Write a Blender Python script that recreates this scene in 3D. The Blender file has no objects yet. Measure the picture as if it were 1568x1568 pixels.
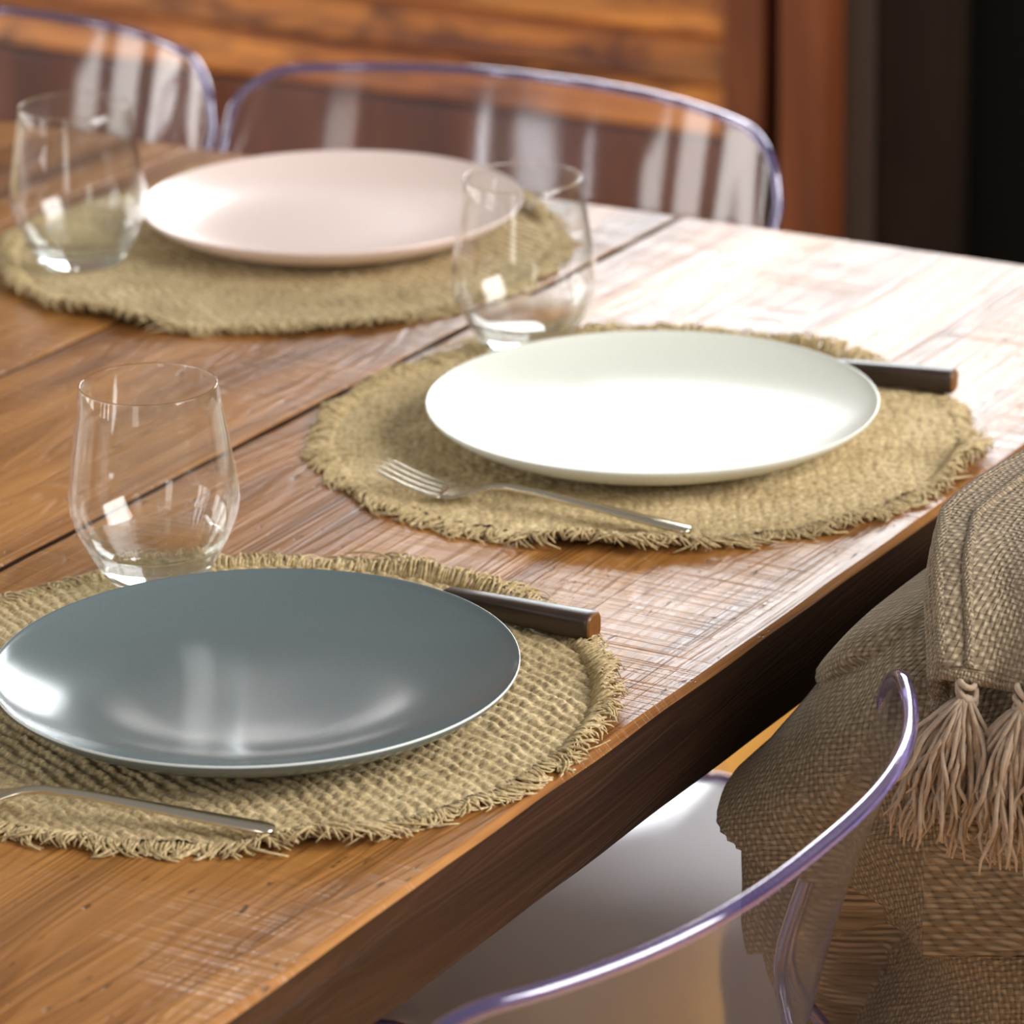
import bpy, math, random
import numpy as np
from mathutils import Vector, Matrix, noise
random.seed(7)
scene = bpy.context.scene
TZ = 0.75          # table top height

# ------------------------------------------------------------------ helpers
class MB:
    def __init__(s): s.v=[]; s.f=[]; s.m=[]
    def add(s, v, f, m=0):
        o=len(s.v); s.v+= [tuple(p) for p in v]
        s.f+= [tuple(i+o for i in q) for q in f]; s.m+=[m]*len(f)
    def box(s, x0,x1,y0,y1,z0,z1,m=0):
        v=[(x0,y0,z0),(x1,y0,z0),(x1,y1,z0),(x0,y1,z0),(x0,y0,z1),(x1,y0,z1),(x1,y1,z1),(x0,y1,z1)]
        s.add(v,[(0,3,2,1),(4,5,6,7),(0,1,5,4),(1,2,6,5),(2,3,7,6),(3,0,4,7)],m)
    def tube(s, path, rad, n=6, m=0, closed=False, cap=True):
        P=[Vector(p) for p in path]; N=len(P)
        if not hasattr(rad,'__len__'): rad=[rad]*N
        vs=[]; up=None
        for i in range(N):
            if closed: t=P[(i+1)%N]-P[i-1]
            else: t=P[min(i+1,N-1)]-P[max(i-1,0)]
            if t.length<1e-9: t=Vector((0,0,1))
            t.normalize()
            if up is None:
                up=Vector((0,0,1)) if abs(t.z)<.9 else Vector((1,0,0))
            a=t.cross(up)
            if a.length<1e-5: a=t.cross(Vector((0.3,1,0)))
            a.normalize(); b=a.cross(t); b.normalize(); up=b
            for k in range(n):
                an=2*math.pi*k/n
                vs.append(P[i]+(a*math.cos(an)+b*math.sin(an))*rad[i])
        fs=[]
        for i in range(N if closed else N-1):
            j=(i+1)%N
            for k in range(n):
                l=(k+1)%n
                fs.append((i*n+k,i*n+l,j*n+l,j*n+k))
        if cap and not closed:
            fs.append(tuple(range(n-1,-1,-1))); fs.append(tuple((N-1)*n+k for k in range(n)))
        s.add(vs,fs,m)
    def lathe(s, prof, n=64, m=0, mf=None):
        vs=[]; fs=[]; idx=[]; mm=[]
        for (r,z) in prof:
            if r<1e-6: idx.append([len(vs)]); vs.append((0,0,z))
            else:
                b=len(vs); idx.append([b+k for k in range(n)])
                for k in range(n):
                    a=2*math.pi*k/n; vs.append((r*math.cos(a),r*math.sin(a),z))
        o=len(s.v)
        for i in range(len(prof)-1):
            A,B=idx[i],idx[i+1]
            mi = mf(i) if mf else m
            for k in range(n):
                l=(k+1)%n
                if len(A)==1 and len(B)==1: continue
                if len(A)==1: q=(A[0],B[l],B[k])
                elif len(B)==1: q=(A[k],A[l],B[0])
                else: q=(A[k],A[l],B[l],B[k])
                fs.append(q); mm.append(mi)
        s.v+=vs; s.f+=[tuple(i+o for i in q) for q in fs]; s.m+=mm
    def obj(s, name, mats, parent=None, smooth=True, loc=(0,0,0), rot=0, auto=None):
        me=bpy.data.meshes.new(name)
        me.from_pydata(s.v,[],s.f)
        for m in (mats if isinstance(mats,(list,tuple)) else [mats]): me.materials.append(m)
        me.polygons.foreach_set('material_index', s.m)
        me.polygons.foreach_set('use_smooth',[smooth]*len(s.f))
        me.update()
        if auto is not None:
            try: me.set_sharp_from_angle(angle=math.radians(auto))
            except Exception: pass
        ob=bpy.data.objects.new(name,me)
        scene.collection.objects.link(ob)
        ob.location=loc; ob.rotation_euler=(0,0,rot)
        if parent: ob.parent=parent
        return ob
def empty(name, loc=(0,0,0), rot=0):
    e=bpy.data.objects.new(name,None); e.empty_display_size=.05
    scene.collection.objects.link(e); e.location=loc; e.rotation_euler=(0,0,rot); return e
def inst(src, name, loc, rot=0, parent=None):
    o=bpy.data.objects.new(name, src.data); scene.collection.objects.link(o)
    o.location=loc; o.rotation_euler=(0,0,rot)
    if parent: o.parent=parent
    return o
def bevel(o,w,seg=2):
    b=o.modifiers.new('bevel','BEVEL'); b.width=w; b.segments=seg; b.limit_method='ANGLE'; b.angle_limit=math.radians(40)

# ------------------------------------------------------------------ materials
def newmat(name):
    m=bpy.data.materials.new(name); m.use_nodes=True
    nt=m.node_tree; nt.nodes.clear()
    out=nt.nodes.new('ShaderNodeOutputMaterial')
    return m,nt,out
class NT:
    def __init__(s,nt): s.nt=nt
    def n(s,t,**kw):
        x=s.nt.nodes.new(t)
        for k,v in kw.items():
            if k in x.inputs: s.set(x.inputs[k],v)
            else:
                try: setattr(x,k,v)
                except Exception: pass
        return x
    def set(s,inp,v):
        if isinstance(v,bpy.types.NodeSocket): s.nt.links.new(v,inp)
        else: inp.default_value=v
    def math(s,op,a,b=0.0,c=None):
        x=s.nt.nodes.new('ShaderNodeMath'); x.operation=op
        s.set(x.inputs[0],a); s.set(x.inputs[1],b)
        if c is not None: s.set(x.inputs[2],c)
        return x.outputs[0]
    def mapping(s,vec,scale=(1,1,1),loc=(0,0,0),rot=(0,0,0)):
        x=s.nt.nodes.new('ShaderNodeMapping'); s.set(x.inputs['Vector'],vec)
        x.inputs['Scale'].default_value=scale; s.set(x.inputs['Location'],loc); x.inputs['Rotation'].default_value=rot
        return x.outputs[0]
    def noise(s,vec,scale,detail=4,rough=.55,dist=0):
        x=s.nt.nodes.new('ShaderNodeTexNoise'); s.set(x.inputs['Vector'],vec)
        x.inputs['Scale'].default_value=scale; x.inputs['Detail'].default_value=detail
        x.inputs['Roughness'].default_value=rough; x.inputs['Distortion'].default_value=dist
        return x.outputs[0]
    def ramp(s,fac,stops):
        x=s.nt.nodes.new('ShaderNodeValToRGB'); s.set(x.inputs[0],fac)
        cr=x.color_ramp
        while len(cr.elements)<len(stops): cr.elements.new(.5)
        for e,(p,c) in zip(cr.elements,stops):
            e.position=p; e.color=(*c,1) if len(c)==3 else c
        return x.outputs[0]
    def mix(s,fac,a,b,blend='MIX'):
        x=s.nt.nodes.new('ShaderNodeMix'); x.data_type='RGBA'; x.blend_type=blend
        s.set(x.inputs[0],fac)
        for i,v in ((6,a),(7,b)):
            if isinstance(v,tuple) and len(v)==3: v=(*v,1)
            s.set(x.inputs[i],v)
        return x.outputs[2]
    def bump(s,h,strength=.5,dist=.001,normal=None):
        x=s.nt.nodes.new('ShaderNodeBump'); s.set(x.inputs['Height'],h)
        x.inputs['Strength'].default_value=strength; x.inputs['Distance'].default_value=dist
        if normal is not None: s.set(x.inputs['Normal'],normal)
        return x.outputs[0]
def bsdf(N,out,color,rough=.5,metal=0,normal=None,spec=.5,coat=0,coat_r=.1,sheen=0):
    b=N.nt.nodes.new('ShaderNodeBsdfPrincipled')
    if isinstance(color,tuple): color=(*color[:3],1)
    N.set(b.inputs['Base Color'],color); N.set(b.inputs['Roughness'],rough)
    N.set(b.inputs['Metallic'],metal); N.set(b.inputs['Specular IOR Level'],spec)
    b.inputs['Coat Weight'].default_value=coat; b.inputs['Coat Roughness'].default_value=coat_r
    b.inputs['Sheen Weight'].default_value=sheen
    if normal is not None: N.set(b.inputs['Normal'],normal)
    N.nt.links.new(b.outputs[0],out.inputs[0]); return b
def simple(name,color,rough=.5,metal=0,spec=.5,nscale=40,namp=.1,coat=0,sheen=0):
    m,nt,out=newmat(name); N=NT(nt)
    tc=N.n('ShaderNodeTexCoord')
    nz=N.noise(tc.outputs['Object'],nscale,3)
    c=N.mix(nz, tuple(x*(1-namp) for x in color), tuple(min(1,x*(1+namp)) for x in color))
    bsdf(N,out,c,rough,metal,None,spec,coat,sheen=sheen); return m

def wood(name, dark, mid, light, rough=.35, saw=1.0, axis='X', gscale=1.0, spec=.5, bumpd=.0006, knots=0, contrast=1.0):
    m,nt,out=newmat(name); N=NT(nt)
    tc=N.n('ShaderNodeTexCoord'); oi=N.n('ShaderNodeObjectInfo')
    off=N.math('MULTIPLY',oi.outputs['Random'],13.0)
    cx=N.n('ShaderNodeCombineXYZ'); N.set(cx.inputs[0],off); N.set(cx.inputs[1],off); N.set(cx.inputs[2],off)
    base=tc.outputs['Object']
    va=N.nt.nodes.new('ShaderNodeVectorMath'); va.operation='ADD'
    N.set(va.inputs[0],base); N.set(va.inputs[1],cx.outputs[0]); P=va.outputs[0]
    st={'X':(1.0,9,9),'Y':(9,1.0,9),'Z':(9,9,1.0)}[axis]
    st=tuple(a*gscale for a in st)
    big=N.noise(N.mapping(P,st),1.6,4,.5,1.2)
    st2=tuple(a*(1 if a<2*gscale else 9) for a in st)
    fine=N.noise(N.mapping(P,st2),3.0,4,.65,.4)
    g=N.math('ADD',N.math('MULTIPLY',big,.68),N.math('MULTIPLY',fine,.32))
    rings=N.math('SINE',N.math('MULTIPLY',big,90.0))
    g=N.math('ADD',g,N.math('MULTIPLY',rings,.022))
    hw=.16/contrast
    col=N.ramp(g,[(.5-hw,dark),(.5,mid),(.5+hw,light)])
    patch=N.noise(P,3.2,3,.5)
    col=N.mix(N.ramp(patch,[(.35,(0,0,0)),(.7,(.5,.5,.5))]),col,light)
    if knots:
        kn=N.noise(N.mapping(P,(2.5,2.5,9) if axis=='Y' else (3,3,3)),2.2,3,.6,.5)
        col=N.mix(N.ramp(kn,[(.50,(0,0,0)),(.64,(knots,)*3)]),col,dark)
    rnd=N.math('ADD',N.math('MULTIPLY',oi.outputs['Random'],.30),.85)
    hs=N.n('ShaderNodeHueSaturation'); N.set(hs.inputs['Value'],rnd); N.set(hs.inputs['Color'],col); col=hs.outputs[0]
    h=N.math('ADD',N.math('MULTIPLY',fine,1.0),N.math('MULTIPLY',rings,.34))
    r=N.math('ADD',N.math('MULTIPLY',fine,.20),rough-.10)
    if saw>0:
        s1=N.noise(N.mapping(P,(260,3.0,3.0),rot=(0,0,.03)),1.0,2,.6)
        s2=N.noise(N.mapping(P,(130,2.0,2.0),rot=(0,0,-.05)),1.0,2,.6)
        l1=N.ramp(s1,[(.52,(0,0,0)),(.62,(1,1,1))]); l2=N.ramp(s2,[(.57,(0,0,0)),(.63,(1,1,1))])
        mask=N.ramp(N.noise(N.mapping(P,(3,5,3)),1.6,3,.5),[(.46,(.02,.02,.02)),(.62,(1,1,1))])
        s=N.math('MULTIPLY',N.math('ADD',N.math('MULTIPLY',l1,.5),N.math('MULTIPLY',l2,.6)),mask)
        s=N.math('MULTIPLY',s,saw)
        col=N.mix(N.math('MULTIPLY',s,.20),col,tuple(min(1,x*1.25+.01) for x in light))
        h=N.math('ADD',h,N.math('MULTIPLY',s,-1.1))
        sc=N.ramp(N.noise(N.mapping(P,(3,300,3),rot=(0,0,.02)),1.0,2,.5),[(.60,(0,0,0)),(.68,(1,1,1))])
        col=N.mix(N.math('MULTIPLY',sc,.35),col,dark)
        pit=N.ramp(N.noise(N.mapping(P,(60,200,200)),1.0,2,.5),[(.68,(0,0,0)),(.74,(1,1,1))])
        col=N.mix(N.math('MULTIPLY',pit,.7),col,tuple(x*.3 for x in dark))
        h=N.math('ADD',h,N.math('MULTIPLY',N.math('ADD',N.math('MULTIPLY',sc,.4),pit),-.8))
        r=N.math('ADD',r,N.math('MULTIPLY',s,.06))
    nm=N.bump(h,.75,bumpd)
    bsdf(N,out,col,r,0,nm,spec); return m

M_table = wood('table_wood',(.070,.022,.005),(.250,.095,.021),(.43,.195,.052),rough=.32,saw=1.0,spec=.36,bumpd=.0007,contrast=1.2)
M_edge  = wood('table_edge_wood_shaded',(.010,.004,.0025),(.024,.0095,.0045),(.055,.023,.011),rough=.45,saw=0,spec=.4)  # darker than the top: shade of faces turned from the window, painted in
M_floor = wood('floor_wood',(.42,.17,.03),(.62,.29,.05),(.75,.40,.09),rough=.35,saw=0)
M_louver= wood('louver_wood',(.085,.018,.003),(.36,.100,.011),(.75,.30,.05),rough=.5,saw=0,axis='Y',gscale=.8,knots=.92,contrast=1.4)
M_frame = wood('frame_wood',(.055,.013,.006),(.115,.029,.010),(.19,.055,.018),rough=.4,saw=0,axis='Z')
M_black = simple('dark_panel',(.0025,.0025,.002),.9,nscale=6,spec=.1)
M_dbrown= wood('dark_brown_wood',(.004,.002,.0015),(.011,.006,.004),(.022,.012,.007),rough=.6,saw=0,axis='Z',spec=.2)
M_greyp = simple('grey_panel',(.045,.030,.022),.7)
M_wall  = simple('wall_plaster',(.22,.19,.155),.8,nscale=5)
M_winfr = simple('window_frame_paint',(.10,.06,.04),.5)
M_gap   = simple('gap_dark',(.006,.004,.003),.9)

def plate_mat(name,c,rough):
    m,nt,out=newmat(name); N=NT(nt); tc=N.n('ShaderNodeTexCoord')
    sp=N.noise(tc.outputs['Object'],900,2,.5)
    col=N.mix(N.ramp(sp,[(.35,(0,0,0)),(.75,(1,1,1))]),tuple(x*.95 for x in c),tuple(min(1,x*1.05) for x in c))
    bsdf(N,out,col,rough,0,N.bump(sp,.04,.0002),.5); return m
M_pgrey = plate_mat('slate_glaze',(.120,.150,.158),.15)
M_pwhite= plate_mat('ivory_glaze',(.70,.71,.63),.27)
M_ppink = plate_mat('blush_glaze',(.77,.62,.57),.25)
M_prim  = simple('rim_glaze',(.62,.66,.64),.3)

m,nt,out=newmat('jute'); N=NT(nt); tc=N.n('ShaderNodeTexCoord')
n1=N.noise(tc.outputs['Object'],420,3,.6); n2=N.noise(tc.outputs['Object'],22,3,.5)
g=N.math('ADD',N.math('MULTIPLY',n1,.7),N.math('MULTIPLY',n2,.3))
col=N.ramp(g,[(.3,(.24,.160,.070)),(.5,(.50,.375,.19)),(.7,(.76,.615,.37))])
bsdf(N,out,col,.85,0,N.bump(n1,.4,.0006),.2,sheen=.1); M_jute=m

def fabric(name,c0,c1,tuv=True):
    m,nt,out=newmat(name); N=NT(nt); tc=N.n('ShaderNodeTexCoord')
    uv=tc.outputs['UV']
    sp=N.n('ShaderNodeSeparateXYZ'); N.set(sp.inputs[0],uv)
    wob=N.noise(uv,30,2,.5)
    k=2*math.pi/.0066
    U=N.math('ADD',N.math('MULTIPLY',sp.outputs[0],k),N.math('MULTIPLY',wob,8))
    V=N.math('ADD',N.math('MULTIPLY',sp.outputs[1],k),N.math('MULTIPLY',wob,7))
    su=N.math('SINE',U); sv=N.math('SINE',V)
    pr=N.math('MULTIPLY',su,sv)
    a=N.math('ABSOLUTE',su); b=N.math('ABSOLUTE',sv)
    slub=N.ramp(N.noise(N.mapping(uv,(60,350,1)),1,2,.6),[(.5,(0,0,0)),(.75,(1,1,1))])
    slub2=N.ramp(N.noise(N.mapping(uv,(350,50,1)),1,2,.6),[(.5,(0,0,0)),(.75,(1,1,1))])
    h=N.math('ADD',N.math('MULTIPLY',pr,.35),N.math('ADD',N.math('MULTIPLY',a,.35),N.math('MULTIPLY',b,.35)))
    h=N.math('ADD',h,N.math('ADD',N.math('MULTIPLY',slub,.4),N.math('MULTIPLY',slub2,.35)))
    big=N.noise(uv,9,3,.5)
    col=N.ramp(N.math('MULTIPLY',h,N.math('ADD',N.math('MULTIPLY',big,.5),.50)),[(.0,c0),(.75,c1)])
    bsdf(N,out,col,.95,0,N.bump(h,.9,.0018),.1,sheen=.1); return m
M_throw=fabric('throw_weave',(.105,.070,.040),(.42,.325,.215))
M_tassel=simple('tassel_yarn',(.42,.315,.225),.9,nscale=300,namp=.35,sheen=.2)
M_steel=simple('champagne_steel',(.76,.69,.56),.2,1.0,nscale=20,namp=.04)
M_blade=simple('knife_steel',(.55,.55,.54),.18,1.0)
M_khandle=simple('knife_handle_dark',(.036,.020,.013),.35,nscale=60,namp=.5)
M_kend=simple('knife_handle_end',(.17,.065,.015),.4,nscale=200,namp=.5)

def clear(name,tint,base,boost,rough=.02,white=0.0,wcol=(.9,.9,.93,1),gcol=(1,1,1,1),pw=4.5):
    m,nt,out=newmat(name); N=NT(nt)
    tr=N.n('ShaderNodeBsdfTransparent'); tr.inputs[0].default_value=(*tint,1)
    gl=N.n('ShaderNodeBsdfGlossy'); gl.inputs['Roughness'].default_value=rough; gl.inputs[0].default_value=gcol
    lw=N.n('ShaderNodeLayerWeight'); lw.inputs[0].default_value=.5
    f=N.math('POWER',lw.outputs['Facing'],pw)
    f=N.math('MINIMUM',N.math('ADD',N.math('MULTIPLY',f,boost),base),.9)
    mx=N.n('ShaderNodeMixShader'); N.set(mx.inputs[0],f)
    src=tr.outputs[0]
    if white>0:
        df=N.n('ShaderNodeBsdfDiffuse'); df.inputs[0].default_value=wcol
        m2=N.n('ShaderNodeMixShader'); m2.inputs[0].default_value=white
        nt.links.new(tr.outputs[0],m2.inputs[1]); nt.links.new(df.outputs[0],m2.inputs[2]); src=m2.outputs[0]
    nt.links.new(src,mx.inputs[1]); nt.links.new(gl.outputs[0],mx.inputs[2])
    nt.links.new(mx.outputs[0],out.inputs[0]); return m
M_shell=clear('clear_polycarbonate',(.94,.93,.96),.050,.8,.095,.02,(.75,.72,.9,1))
M_seat =clear('seat_reflection_white',(.9,.9,.95),.06,.9,.08,.95,(.97,.97,1,1))  # white diffuse paints the window reflection onto the clear seat
M_rimv =clear('violet_edge',(.62,.57,.80),.14,.8,.08,.34,(.11,.085,.24,1),(.97,.95,1,1),3.0)
M_gwall=clear('glass_wall',(.985,.99,.986),.035,.95,.0,pw=4.0)
m,nt,out=newmat('glass_solid'); N=NT(nt)
g=N.n('ShaderNodeBsdfGlass'); g.inputs['IOR'].default_value=1.45; g.inputs['Roughness'].default_value=0; g.inputs[0].default_value=(.98,1,.99,1)
tr=N.n('ShaderNodeBsdfTransparent'); mx=N.n('ShaderNodeMixShader'); mx.inputs[0].default_value=.25
nt.links.new(g.outputs[0],mx.inputs[1]); nt.links.new(tr.outputs[0],mx.inputs[2])
nt.links.new(mx.outputs[0],out.inputs[0]); M_gbase=m

# ------------------------------------------------------------------ dining table  (x=0 far end, y=0 near long edge)
table=empty('dining_table')
ys=[0,.427,.642,.858,1.07,1.285,1.5,1.72]; gaps=[.0050,.0030,.002,.002,.002,.002]
X0=-1.95; TH=.057; NP=len(ys)-1
for i in range(NP):
    y0=ys[i]+(gaps[i-1]/2 if i>0 else 0); y1=ys[i+1]-(gaps[i]/2 if i<NP-1 else 0)
    mb=MB(); nx=160
    vs=[];fs=[];mm=[]
    for k in range(nx+1):
        x=X0+(0-X0)*k/nx
        w0=.0018*noise.noise(Vector((x*14,i*7.1,0))); w1=.0018*noise.noise(Vector((x*14,i*7.1,5)))
        if i>0: w0=abs(w0)*.8
        if i<NP-1: w1=-abs(w1)*.8
        if i==0: w0*=.5
        e=.0035+.0012*noise.noise(Vector((x*11,3,i))) if i==0 else .0010; e2=.0010
        vs+=[(x,y0+w0,TZ-TH),(x,y0+w0,TZ-e),(x,y0+w0+e,TZ),(x,y1+w1-e2,TZ),(x,y1+w1,TZ-e2),(x,y1+w1,TZ-TH)]
    for k in range(nx):
        a=k*6;b=a+6
        for j in range(6):
            l=(j+1)%6
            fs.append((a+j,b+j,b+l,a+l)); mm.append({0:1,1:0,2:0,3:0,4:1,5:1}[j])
    fs.append((0,1,2,3,4,5)); mm.append(1)
    e=nx*6; fs.append((e+5,e+4,e+3,e+2,e+1,e)); mm.append(1)
    mb.v=vs; mb.f=[tuple(reversed(f)) for f in fs]; mb.m=mm
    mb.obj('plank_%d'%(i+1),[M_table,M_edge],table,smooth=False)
mb=MB(); mb.box(X0+.08,-.06,.39,1.63,TZ-TH-.012,TZ-TH-.0005)
mb.obj('gap_shade_sheet',M_gap,table,False)  # dark sheet added below the planks so their gaps look shaded
mb=MB()
for xx in (X0+.10,-.10):
    for yy in (.11,1.60):
        mb.box(xx-.045,xx+.045,yy-.045,yy+.045,0,TZ-TH-.0005)
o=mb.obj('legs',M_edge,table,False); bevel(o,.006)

# ------------------------------------------------------------------ placemats
def placemat_mesh():
    R=.190; st=.0011; n=int(R/st)+1
    ax=np.arange(-n,n+1)*st
    X,Y=np.meshgrid(ax,ax,indexing='ij')
    rr=np.sqrt(X**2+Y**2)
    c=.0054
    wx=X+.0016*np.sin(Y*60+1)+.0010*np.sin(X*130+Y*90)+.0007*np.sin(Y*310+X*70); wy=Y+.0016*np.sin(X*50)+.0010*np.sin(Y*140-X*80)+.0007*np.sin(X*290-Y*60)
    iy=np.floor(wy/c); ix=np.floor(wx/c)
    hx=np.abs(np.sin(np.pi*wy/c))*(.5+.5*np.cos(np.pi*wx/c+np.pi*iy))
    hy=np.abs(np.sin(np.pi*wx/c))*(.5+.5*np.cos(np.pi*wy/c+np.pi*ix+np.pi))
    rn=np.random.RandomState(2)
    cellr=rn.rand(400,400)
    amp=.65+.7*cellr[(ix.astype(int)+200)%400,(iy.astype(int)+200)%400]
    H=.0019*(np.maximum(hx,hy)**.7)*amp
    und=.0004*np.sin(X*31+Y*17)+.0003*np.sin(Y*43-X*11)
    Z=.0016+H+und+.0002
    inside=rr<R+.002*np.sin(np.arctan2(Y,X)*23)+.001*np.sin(np.arctan2(Y,X)*71)
    idx=-np.ones(X.shape,int); idx[inside]=np.arange(inside.sum())
    V=np.stack([X[inside],Y[inside],Z[inside]],1)
    a=idx[:-1,:-1];b=idx[1:,:-1];cc=idx[1:,1:];d=idx[:-1,1:]
    ok=(a>=0)&(b>=0)&(cc>=0)&(d>=0)
    F=np.stack([a[ok],b[ok],cc[ok],d[ok]],1)
    mb=MB(); mb.v=[tuple(p) for p in V.tolist()]; mb.f=[tuple(q) for q in F.tolist()]; mb.m=[0]*len(mb.f)
    rnd=random.Random(3)
    NF=1700
    for k in range(NF):
        an=2*math.pi*k/NF+rnd.uniform(-.004,.004)
        cl=noise.noise(Vector((math.cos(an)*7,math.sin(an)*7,4.3)))
        L=rnd.uniform(.004,.014)*(1+.8*cl); lean=rnd.gauss(0,.55)+1.3*noise.noise(Vector((math.cos(an)*26,math.sin(an)*26,1)))
        r0=R-.0035
        up=.5+.5*noise.noise(Vector((math.cos(an)*3,math.sin(an)*3,1.3)))
        up=max(0,up-.42)*.034+rnd.uniform(0,.0015)
        curl=rnd.uniform(-.5,.9)
        pts=[];zz=rnd.uniform(.0012,.0030)
        for j in range(6):
            t=j/5; r=r0+ (L+.004)*math.sin(t*1.45)
            aa=an+(lean+curl*t)*(t**1.5)*L/R
            z=zz+up*math.sin(t*2.3)*.8-.003*t*t
            pts.append((r*math.cos(aa),r*math.sin(aa),max(.0010,z)))
        w=rnd.uniform(.0005,.0010)
        mb.tube(pts,[w,w*1.1,w,w*.95,w*.8,w*.5],4)
    return mb
MZ=TZ+.0002
mat0=placemat_mesh().obj('placemat',M_jute,loc=(-.912,.202,MZ),rot=math.radians(20))
inst(mat0,'placemat.001',(-.4435,.214,MZ),math.radians(75)).scale=(1.02,1.02,1)
inst(mat0,'placemat.002',(-.205,.635,MZ),math.radians(200)).scale=(1.0,1.0,1)
inst(mat0,'placemat.003',(-.205,1.165,MZ),math.radians(130))

# ------------------------------------------------------------------ plates
def plate(name,mat,loc,D=.27,rim=None):
    R=D/2
    top=[(0,.0042),(.030,.0043),(.055,.0047),(.072,.0056),(.088,.0074),(.101,.0100),(.112,.0132),(.122,.0169),(.129,.0200),(.1335,.0224)]
    rimp=[(.1345,.0234),(.1350,.0232),(.1350,.0222)]
    bot=[(.1335,.0196),(.127,.0145),(.117,.0092),(.104,.0046),(.090,.0018),(.082,.0010),(.080,0),(.074,0),(.072,.0012),(0,.0012)]
    k=R/.135
    rp=list(reversed([(r*k,z) for r,z in top+rimp+bot])); nb=len(bot)
    mb=MB(); mb.lathe(rp,160,0,(lambda i:1 if nb<=i<=nb+1 else 0) if rim else (lambda i:0))
    return mb.obj(name,[mat]+([rim] if rim else []),loc=loc)
PZ=TZ+.0050
plate('dinner_plate',M_pgrey,(-.922,.180,PZ),.272,M_prim)
plate('dinner_plate.001',M_pwhite,(-.450,.205,PZ),.276)
plate('dinner_plate.002',M_ppink,(-.160,.623,PZ),.272)

# ------------------------------------------------------------------ glasses
def tumbler_mesh():
    outer=[(.0,.0),(.022,.0002),(.0275,.001),(.0305,.004),(.0345,.011),(.040,.021),(.0445,.031),(.0470,.039),(.0478,.046),(.0473,.053),(.0455,.066),(.0425,.085),(.0400,.100),(.0385,.1125)]
    rim=[(.0381,.1132),(.0375,.1132)]
    inner=[(.0371,.1125),(.0386,.100),(.0411,.085),(.0441,.066),(.0459,.053),(.0463,.046),(.0455,.039),(.0428,.031),(.038,.0215),(.032,.0145),(.024,.0118),(.012,.0108),(0,.0105)]
    prof=outer+rim+inner
    def mf(i):
        z=(prof[i][1]+prof[i+1][1])/2
        return 1 if (z<.0235 or z>.1128) else 0
    mb=MB(); mb.lathe(prof,96,0,mf); return mb
g0=tumbler_mesh().obj('drinking_glass',[M_gwall,M_gbase],loc=(-.792,.334,TZ+.0044))
inst(g0,'drinking_glass.001',(-.328,.366,TZ+.0044))
inst(g0,'drinking_glass.002',(-.307,.7375,TZ+.0044))

# ------------------------------------------------------------------ cutlery
def strip(mb,sec,m=0,n=10):
    vs=[];fs=[]
    for (x,y,z,w,t) in sec:
        for k in range(n):
            a=2*math.pi*k/n
            vs.append((x+w*math.copysign(abs(math.cos(a))**.8,math.cos(a)),y,z+t*math.copysign(abs(math.sin(a))**.8,math.sin(a))))
    for i in range(len(sec)-1):
        for k in range(n):
            l=(k+1)%n; fs.append((i*n+k,(i+1)*n+k,(i+1)*n+l,i*n+l))
    fs.append(tuple(range(n))); fs.append(tuple((len(sec)-1)*n+k for k in reversed(range(n))))
    mb.add(vs,fs,m)
def fork_mesh():
    mb=MB()
    h=[(0,0,.0042,.0022,.001),(0,.001,.0043,.0042,.0016),(0,.004,.0045,.0053,.002),(0,.010,.005,.0056,.0021),(0,.03,.0066,.0052,.002),(0,.055,.0088,.0045,.0019),
       (0,.08,.0108,.0038,.0019),(0,.10,.0122,.0031,.0019),(0,.118,.0125,.0028,.0020),(0,.128,.0113,.0033,.0018),(0,.136,.0088,.0058,.0014),
       (0,.143,.0062,.0090,.0011),(0,.150,.0045,.0113,.0010),(0,.157,.0040,.0121,.0010),(0,.160,.0041,.0121,.0010)]
    strip(mb,h,0,14)
    for j in range(4):
        x=(j-1.5)*.0066
        t=[(x,.158,.0040,.0026,.0009)]
        for q in range(1,9):
            f=q/8; y=.158+.046*f; z=.0040+.011*f**1.7
            w=.0021-.0009*f; t.append((x*(1-.05*f),y,z,w if q<8 else .0005,.0009 if q<8 else .0004))
        strip(mb,t,0,8)
    return mb
f0=fork_mesh().obj('fork',M_steel,loc=(-.5985,.099,TZ+.0044),rot=math.radians(2.5))
inst(f0,'fork.001',(-1.0576,.080,TZ+.0044),math.radians(14))
def knife_mesh():
    mb=MB()
    n=16
    def sec(y,w,h,z):
        out=[]
        for k in range(n):
            a=2*math.pi*(k+.5)/n
            out.append((w*math.copysign(abs(math.cos(a))**.55,math.cos(a)),y,z+h*math.copysign(abs(math.sin(a))**.55,math.sin(a))))
        return out
    S=[(0,.0062,.0062),(.0010,.0074,.0074),(.004,.0077,.0077),(.03,.0072,.0072),(.07,.0064,.0063),(.092,.0056,.0055),(.094,.0045,.0045)]
    vs=[];fs=[]
    for (y,w,h) in S: vs+=sec(y,w,h,.0078)
    for i in range(len(S)-1):
        for k in range(n):
            l=(k+1)%n; fs.append((i*n+k,(i+1)*n+k,(i+1)*n+l,i*n+l))
    mb.add(vs,fs,0)
    for q in range(n): mb.m[q]=1
    mb.add([vs[k] for k in range(n)],[tuple(range(n))],1)
    mb.add([vs[(len(S)-1)*n+k] for k in range(n)],[tuple(reversed(range(n)))],0)
    B=[(0,.092,.0062,.0035,.0016),(0,.100,.0050,.0050,.0011),(0,.108,.0042,.0085,.0009),(0,.135,.0036,.0092,.0008),(0,.165,.0032,.0090,.0008),(.001,.185,.003,.0072,.0007),(.003,.197,.003,.0040,.0006),(.005,.202,.003,.0012,.0004)]
    strip(mb,B,2,10)
    return mb
k0=knife_mesh().obj('table_knife',[M_khandle,M_kend,M_blade],loc=(-.762,.0700,TZ+.0044),rot=math.radians(0),auto=50)
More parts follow.
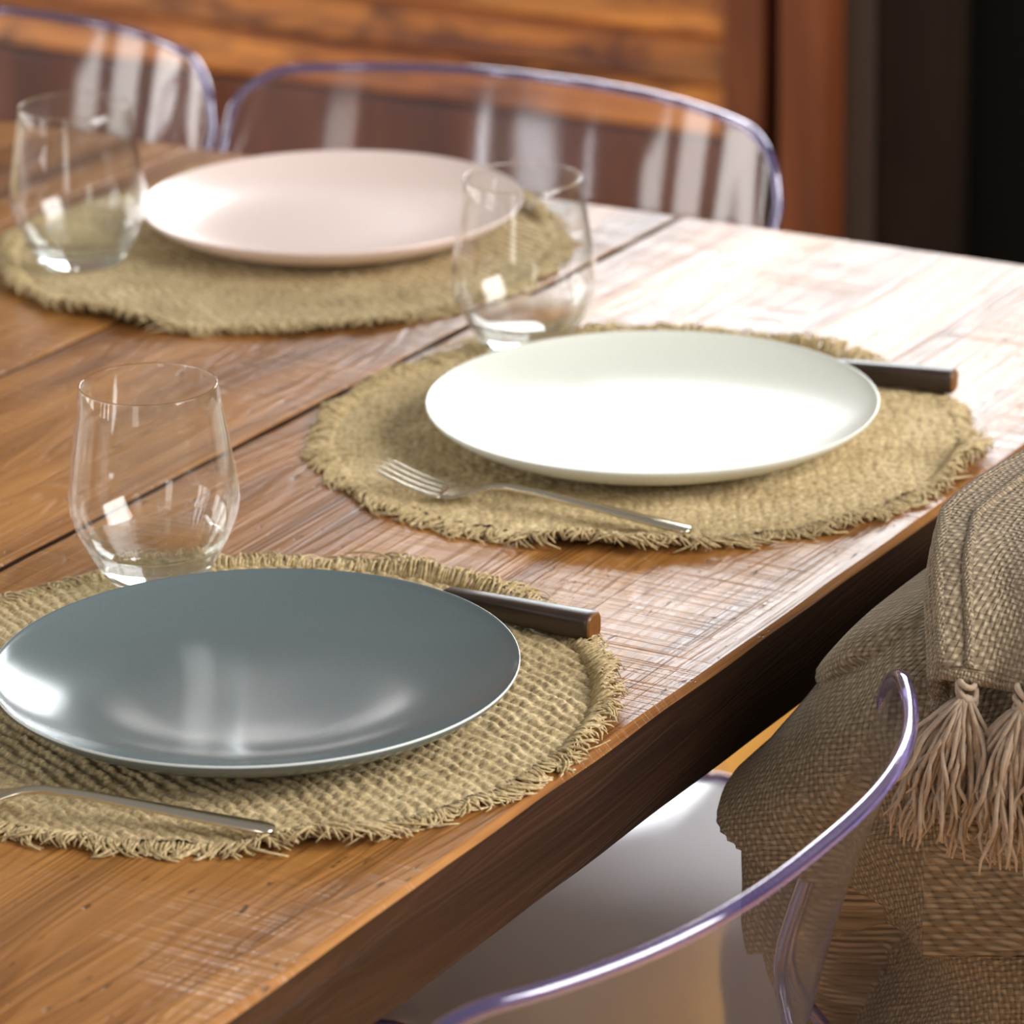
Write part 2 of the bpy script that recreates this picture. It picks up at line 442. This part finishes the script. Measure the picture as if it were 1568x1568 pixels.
inst(k0,'table_knife.001',(-.290,.076,TZ+.0044),math.radians(9))

# ------------------------------------------------------------------ clear moulded chairs
HW=.246; ZT=.788
def chair_parts():
    prof=[(.245,.430),(.252,.445),(.240,.456),(.21,.458),(.12,.453),(0,.447),(-.08,.447),(-.13,.452),(-.160,.468),(-.175,.50),(-.186,.56),(-.198,.62),(-.213,.68),(-.229,.73),(-.250,.785)]
    P=[]
    for i in range(len(prof)-1):
        p0=prof[max(i-1,0)];p1=prof[i];p2=prof[i+1];p3=prof[min(i+2,len(prof)-1)]
        for s in range(4):
            t=s/4
            P.append(tuple(.5*((2*p1[c])+(-p0[c]+p2[c])*t+(2*p0[c]-5*p1[c]+4*p2[c]-p3[c])*t*t+(-p0[c]+3*p1[c]-3*p2[c]+p3[c])*t**3) for c in (0,1)))
    P.append(prof[-1])
    NU=64
    US=[.55*math.sin(math.pi/2*(-1+2*i/NU))+.45*(-1+2*i/NU) for i in range(NU+1)]
    grid=[]
    nv=len(P)
    for vi,(y,z) in enumerate(P):
        row=[]
        b=min(1,max(0,(z-.45)/.15)) if y<-.1 else 0
        b=b*b*(3-2*b)
        hw=.206+(HW-.206)*b
        for u in US:
            au=abs(u)
            yy=y+ .086*b*au**2.5 + (-.018*au**8 if y>.2 else 0)
            zz=z
            if z>.6 and y<-.15:
                r=.046; xd=au*HW-(HW-r)
                drop=0
                if xd>0: drop=r*(1-math.sqrt(max(0,1-(xd/r)**2)))
                top=ZT-drop-.004*au**2
                zz=.6+(z-.6)*(top-.6)/(.785-.6)
            if b<1: zz+= .008*au**4*(1-b)*(1 if y<.18 else .3)
            row.append((u*hw,yy,zz))
        grid.append(row)
    return grid,NU,nv
grid,NU,NV=chair_parts()
def build_chair():
    mb=MB(); vs=[p for r in grid for p in r]; fs=[];mm=[]
    W=NU+1
    for i in range(NV-1):
        for j in range(NU):
            fs.append((i*W+j,i*W+j+1,(i+1)*W+j+1,(i+1)*W+j))
            mm.append(1 if i<33 else 0)
    mb.v=vs;mb.f=fs;mb.m=mm
    rim=MB()
    loop=[grid[i][0] for i in range(NV)]+[grid[-1][j] for j in range(1,NU+1)]+[grid[i][NU] for i in range(NV-2,-1,-1)]+[grid[0][j] for j in range(NU-1,0,-1)]
    rim.tube(loop,.0040,10,closed=True)
    legs=MB()
    for sx in (-1,1):
        legs.tube([(sx*.175,.195,.452),(sx*.180,.200,.25),(sx*.185,.205,0)],[.021,.018,.013],14)
        legs.tube([(sx*.172,-.135,.452),(sx*.180,-.175,.25),(sx*.190,-.235,0)],[.021,.018,.013],14)
    return mb,rim,legs
sh,rm,lg=build_chair()
chair=empty('dining_chair')
c_sh=sh.obj('seat_and_back_shell',[M_shell,M_seat],chair)
c_rm=rm.obj('moulded_edge',M_rimv,chair)
c_lg=lg.obj('legs',M_shell,chair)
def place_chair(name,loc,rot):
    e=empty(name,loc,rot)
    inst(c_sh,'seat_and_back_shell',(0,0,0),0,e); inst(c_rm,'moulded_edge',(0,0,0),0,e); inst(c_lg,'legs',(0,0,0),0,e)
chair.location=(-1.010,.064,0)
place_chair('dining_chair.001',(-.510,.064,0),0)
place_chair('dining_chair.002',(-.068,.642,0),math.radians(90))
place_chair('dining_chair.003',(-.068,1.148,0),math.radians(90))

# ------------------------------------------------------------------ throw blanket over the second chair
def add_uv(ob,uvs):
    me=ob.data; l=me.uv_layers.new(name='UVMap')
    for p in me.polygons:
        for li in p.loop_indices:
            l.data[li].uv=uvs[me.loops[li].vertex_index]
throw=empty('throw_blanket')
def sst(x): x=min(1,max(0,x)); return x*x*(3-2*x)
def throw_body():
    zs=list(np.linspace(.462,.775,130))+[.781,.786,.790,.793,.795]
    NR=460; vs=[];uvs=[];fs=[]
    for iz,z in enumerate(zs):
        yl=float(np.interp(z,[.46,.60,.68,.692,.741,.775,.795],[.000,.010,.010,-.004,-.030,-.062,-.098]))
        yr=float(np.interp(z,[.46,.70,.775,.795],[-.290,-.280,-.265,-.22]))
        xm=float(np.interp(z,[.46,.60,.70,.74,.77,.785,.795],[-.782,-.786,-.784,-.776,-.764,-.748,-.722]))
        xM=-.36
        cx=(xm+xM)/2;hx=(xM-xm)/2;cy=(yl+yr)/2;hy=(yl-yr)/2
        for k in range(NR):
            a=2*math.pi*k/NR
            ca,sa=math.cos(a),math.sin(a)
            e=.24
            x=cx+hx*math.copysign(abs(ca)**e,ca); y=cy+hy*math.copysign(abs(sa)**e,sa)
            fade=sst((.800-z)/.09)
            # swags: folds start under the flap (y~-.13,z~.79) and fan out towards the table
            ang=math.atan2(y+.160,.83-z)
            rad=math.hypot(y+.160,.83-z)
            ph=ang*11.5+1.3*noise.noise(Vector((y*7,z*6,2)))+.4
            pl=(.5-.5*math.sin(ph))
            crease=(1-abs(math.sin(ph*.5+.8)))**2.5
            f=-.020*pl**1.6-.020*crease
            f*=sst(rad/.10)
            zc=.664+.34*(y+.02)+.008*noise.noise(Vector((y*15,0,4)))
            if y>-.16: f-=.028*sst((zc-z)/.004)*sst((y+.16)/.03)
            zc2=.585-.35*(y+.02)+.006*noise.noise(Vector((y*12,0,9)))
            if y>-.16: f-=.012*sst((zc2-z)/.005)*sst((y+.16)/.03)
            f+=.009*noise.noise(Vector((x*9,y*11,z*7)))+.003*noise.noise(Vector((x*30,y*34,z*30)))
            f*= (.10+.90*fade)
            px=x-f*(1 if ca<0 else -1)*min(1,abs(ca)*2.0)
            py=y-abs(f)*.22*(1 if sa>0 else -1)*min(1,abs(sa)*1.5)
            if z>.685: py=min(py,-.004)
            vs.append((px,py,z))
    for i in range(len(zs)-1):
        for k in range(NR):
            l=(k+1)%NR; fs.append((i*NR+k,i*NR+l,(i+1)*NR+l,(i+1)*NR+k))
    b=(len(zs)-1)*NR
    cyc=sum(v[1] for v in vs[b:b+NR])/NR; cxc=sum(v[0] for v in vs[b:b+NR])/NR
    pb=b
    for t in (.85,.6,.3):
        nb=len(vs)
        for k in range(NR):
            v=vs[b+k]; vs.append((cxc+(v[0]-cxc)*t,cyc+(v[1]-cyc)*t,.795+.010*(1-t)+.002*noise.noise(Vector((v[0]*20,v[1]*20,t)))))
        for k in range(NR):
            l=(k+1)%NR; fs.append((pb+k,pb+l,nb+l,nb+k))
        pb=nb
    vs.append((cxc,cyc,.806))
    for k in range(NR): fs.append((pb+k,pb+(k+1)%NR,len(vs)-1))
    # the cloth is cut on a slight diagonal to the chair
    uvs=[]; r_=.30
    for v in vs:
        p=v[1]+(v[0]+.78)*1.0; q=v[2]+(v[0]+.78)*.25
        uvs.append((p*math.cos(r_)-q*math.sin(r_), p*math.sin(r_)+q*math.cos(r_)))
    mb=MB(); mb.add(vs,fs); o=mb.obj('draped_body',M_throw,throw); add_uv(o,uvs)
throw_body()
def sheet(name,path,y0,y1,nn=50,wav=.004,seed=0,edge0=None,thick=.005):
    P=[];
    for i in range(len(path)-1):
        for s in range(6):
            t=s/6; P.append((path[i][0]*(1-t)+path[i+1][0]*t,path[i][1]*(1-t)+path[i+1][1]*t))
    P.append(path[-1])
    for _ in range(5):
        P=[P[0]]+[((P[i-1][0]+2*P[i][0]+P[i+1][0])/4,(P[i-1][1]+2*P[i][1]+P[i+1][1])/4) for i in range(1,len(P)-1)]+[P[-1]]
    vs=[];uvs=[];L=0
    for i,(x,z) in enumerate(P):
        if i: L+=math.hypot(x-P[i-1][0],z-P[i-1][1])
        t=i/(len(P)-1)
        for j in range(nn+1):
            u=j/nn
            a=y0+(edge0(x) if edge0 else 0)
            y=a+(y1-a)*u
            f=wav*t*math.sin(u*17+seed+2*noise.noise(Vector((u*3,t*3,seed))))+.003*noise.noise(Vector((u*6,t*6,seed+3)))
            vs.append((x-f,y,z+f*.4)); uvs.append((y,L))
    fs=[]
    W=nn+1
    for i in range(len(P)-1):
        for j in range(nn): fs.append((i*W+j,i*W+j+1,(i+1)*W+j+1,(i+1)*W+j))
    mb=MB(); mb.add(vs,fs); o=mb.obj(name,M_throw,throw); add_uv(o,uvs)
    s=o.modifiers.new('s','SOLIDIFY'); s.thickness=thick; s.offset=0
    h=MB()
    for dz,dy,r in ((.002,0,.0045),(-.006,.002,.0045),(-.014,.003,.005),(-.022,.001,.005)):
        h.tube([Vector(vs[i*W])+Vector((0,dy,dz)) for i in range(len(P))],r,8)
    h.tube([Vector(vs[i*W+7])+Vector((-.002,0,.005)) for i in range(len(P))],.0026,6)
    h.tube([vs[(len(P)-1)*W+j] for j in range(W)],.0045,8)
    ho=h.obj(name+'_hem',M_throw,throw)
    l=ho.data.uv_layers.new(name='UVMap')
    for p in ho.data.polygons:
        for li in p.loop_indices:
            c=ho.data.vertices[ho.data.loops[li].vertex_index].co; l.data[li].uv=(c.y*2,c.x+c.z)
    return [vs[(len(P)-1)*W+j] for j in range(W)]
hem=sheet('folded_flap',[(-.50,.826),(-.62,.836),(-.68,.837),(-.735,.830),(-.772,.814),(-.794,.790)],-.106,-.285,70,.005,1.0,
          lambda x: float(np.interp(x,[-.794,-.75,-.70,-.5],[-.044,-.020,0,0])),.010)
def tassels(name,pts0,length,seed):
    rnd=random.Random(seed); mb=MB()
    for c,p in enumerate(pts0):
        p=Vector(p)
        for q in range(4):
            cz=-.001-.0035*q; rr=.0046 if q in(1,2) else .0036; lp=[]
            tx,ty=rnd.uniform(-1.1,1.1),rnd.uniform(-1.1,1.1)
            for j in range(14):
                a=2*math.pi*j/14; lp.append(p+Vector((rr*math.cos(a),rr*math.sin(a),cz+rr*(tx*math.cos(a)+ty*math.sin(a)))))
            mb.tube(lp,.0017,6,closed=True)
        drift=rnd.uniform(-.002,.014)
        for s in range(100):
            an=rnd.uniform(0,6.283); sp=rnd.uniform(.002,.024)
            L=length*rnd.uniform(.60,1.12); ph=rnd.uniform(0,6.28); pts=[]; cur=rnd.uniform(-.014,.014)
            fq=rnd.uniform(8,20)
            for j in range(13):
                t=j/12
                r=.0020+sp*min(1,t*2.2)**.8
                pts.append((p.x-abs(math.cos(an))*r*.6+.0018*math.sin(t*fq+ph)-.002, p.y+math.sin(an)*r+.0026*math.cos(t*fq*.8+ph)*t+(drift+cur*t)*t, p.z-.008-L*t))
            mb.tube(pts,[.0010,.0011]+[.0012]*9+[.0009,.0005],5)
    mb.obj(name,M_tassel,throw)
def hp(u): v=hem[int(u*(len(hem)-1))]; return (v[0]-.003,v[1],v[2]-.001)
tassels('tassels',[hp(.10),hp(.34),hp(.58),hp(.8)],.080,5)

# ------------------------------------------------------------------ room
mb=MB(); mb.box(-5,3,-4,5.5,-.05,0); mb.obj('floor',M_floor,smooth=False)
XW=1.5
W1=(.20,1.60,1.16,1.95); W2=(1.825,1.895,1.66,1.93); W3=(1.825,1.895,1.20,1.32)
mb=MB(); ZB=W1[2]
mb.box(XW,XW+.1,1.0,5.5,0,ZB,0); mb.box(XW,XW+.1,-4,1.0,0,ZB,1)
mb.box(XW,XW+.1,-4,5.5,2.40,3.0,0)
mb.box(XW,XW+.1,W1[0],W1[1],W1[3],2.40,0)
mb.box(XW,XW+.1,W2[0],W2[1],ZB,W3[2],0);mb.box(XW,XW+.1,W2[0],W2[1],W3[3],W2[2],0);mb.box(XW,XW+.1,W2[0],W2[1],W2[3],2.40,0)
mb.box(XW,XW+.1,-4,W1[0],ZB,2.40,0); mb.box(XW,XW+.1,W1[1],W2[0],ZB,2.40,0); mb.box(XW,XW+.1,W2[1],5.5,ZB,2.40,0)
mb.obj('wall_far',[M_wall,M_black],smooth=False)
def window(name,w,nm):
    e=empty(name,(0,0,0)); mb=MB(); y0,y1,z0,z1=w; t=.03 if nm>1 else .008
    mb.box(XW-.01,XW+.08,y0,y0+t*.5,z0,z1); mb.box(XW-.01,XW+.08,y1-t*.5,y1,z0,z1)
    mb.box(XW-.01,XW+.08,y0,y1,z0,z0+t); mb.box(XW-.01,XW+.08,y0,y1,z1-t,z1)
    for i in range(1,nm):
        y=y0+(y1-y0)*i/nm; mb.box(XW+.02,XW+.06,y-.015,y+.015,z0,z1)
    mb.obj('frame',M_winfr,e,False)
window('window_1',W1,2); window('window_2',W2,1); window('window_3',W3,1)
def arealight(name,loc,rot,sx,sy,power,col):
    l=bpy.data.lights.new(name,'AREA'); l.shape='RECTANGLE'; l.size=sx; l.size_y=sy; l.energy=power; l.color=col
    o=bpy.data.objects.new(name,l); scene.collection.objects.link(o); o.location=loc; o.rotation_euler=rot; return o
def winlight(name,w,L,col=(.93,.965,1)):
    A=(w[1]-w[0])*(w[3]-w[2])
    arealight(name,(XW+.12,(w[0]+w[1])/2,(w[2]+w[3])/2),(0,math.radians(90),0),w[3]-w[2],w[1]-w[0],L*math.pi*A,col)
winlight('daylight_window_1',W1,13.0); winlight('daylight_window_2',W2,170.0); winlight('daylight_window_3',W3,110.0)
# near side windows of the room, behind the photographer
for i,(y,wd,L) in enumerate(((-.6,.7,4),(2.75,.18,14),(3.5,.30,10),(4.4,.12,14))):
    arealight('daylight_near_%d'%(i+1),(-4.6,y,1.9),(0,math.radians(-90),0),2.1,wd,L*math.pi*2.1*wd,(1,.97,.92) if i<1 else (.93,.95,1))
# tall windows on the left hand side of the room
for i,(x,wd) in enumerate(((-3.0,.8),(-1.6,.9),(-.1,.9))):
    arealight('daylight_left_%d'%(i+1),(x,5.4,1.6),(math.radians(-90),0,0),wd,1.5,7.5*math.pi*1.5*wd,(1,.97,.93))
# added fill lamp, out of view on the right, brightens the chair seat
arealight('seat_fill_light',(-.3,-2.3,2.25),(math.radians(62),0,0),2.0,1.5,14.0*math.pi*3.0,(1,.985,.97))

# louvered shutter doors
sd_=empty('louvered_shutter_door')
mb=MB()
mb.box(XW-.05,XW-.005,1.100,1.152,.02,1.10); mb.box(XW-.05,XW-.005,2.55,2.62,.02,1.10)
mb.box(XW-.05,XW-.005,1.152,2.55,.02,.375); mb.box(XW-.05,XW-.005,1.152,2.55,1.04,1.10)
o=mb.obj('stiles_and_rails',M_frame,sd_,False); bevel(o,.004)
z=.385; q=0
while z<1.03:
    mb=MB()
    v=[(XW-.046,1.152,z),(XW-.046,2.55,z),(XW-.022,2.55,z+.060),(XW-.022,1.152,z+.060),
       (XW-.040,1.152,z-.006),(XW-.040,2.55,z-.006),(XW-.016,2.55,z+.054),(XW-.016,1.152,z+.054)]
    mb.add(v,[(0,1,2,3),(7,6,5,4),(0,4,5,1),(3,2,6,7),(0,3,7,4),(1,5,6,2)]); z+=.056; q+=1
    mb.obj('louver_slat_%d'%q,M_louver,sd_,False)
mb=MB(); mb.box(XW-.07,XW,1.012,1.074,0,1.12); o=mb.obj('trim_1',M_frame,None,False); bevel(o,.006)
mb=MB(); mb.box(XW-.03,XW,.978,1.010,0,1.12); mb.obj('trim_2',M_greyp,None,False)
mb=MB(); mb.box(XW-.02,XW,.875,.977,0,1.12); mb.obj('trim_3',M_dbrown,None,False)

# ------------------------------------------------------------------ world
w=bpy.data.worlds.new('World'); scene.world=w; w.use_nodes=True
bg=w.node_tree.nodes['Background']; bg.inputs[0].default_value=(1,.96,.90,1); bg.inputs[1].default_value=.26

# ------------------------------------------------------------------ camera
cam=bpy.data.cameras.new('camera'); co=bpy.data.objects.new('camera',cam); scene.collection.objects.link(co)
cam.sensor_width=36; cam.lens=6500/1600*36; cam.clip_start=.05
head=math.radians(30.72)
co.matrix_world=Matrix.Translation((-2.5625,-.9495,TZ+.827))@Matrix.Rotation(head-math.pi/2,4,'Z')@Matrix.Rotation(math.radians(90-19.9),4,'X')@Matrix.Rotation(math.radians(-1.0),4,'Z')
cam.dof.use_dof=True; cam.dof.focus_distance=2.15; cam.dof.aperture_fstop=9.5
scene.camera=co
scene.view_settings.view_transform='Standard'
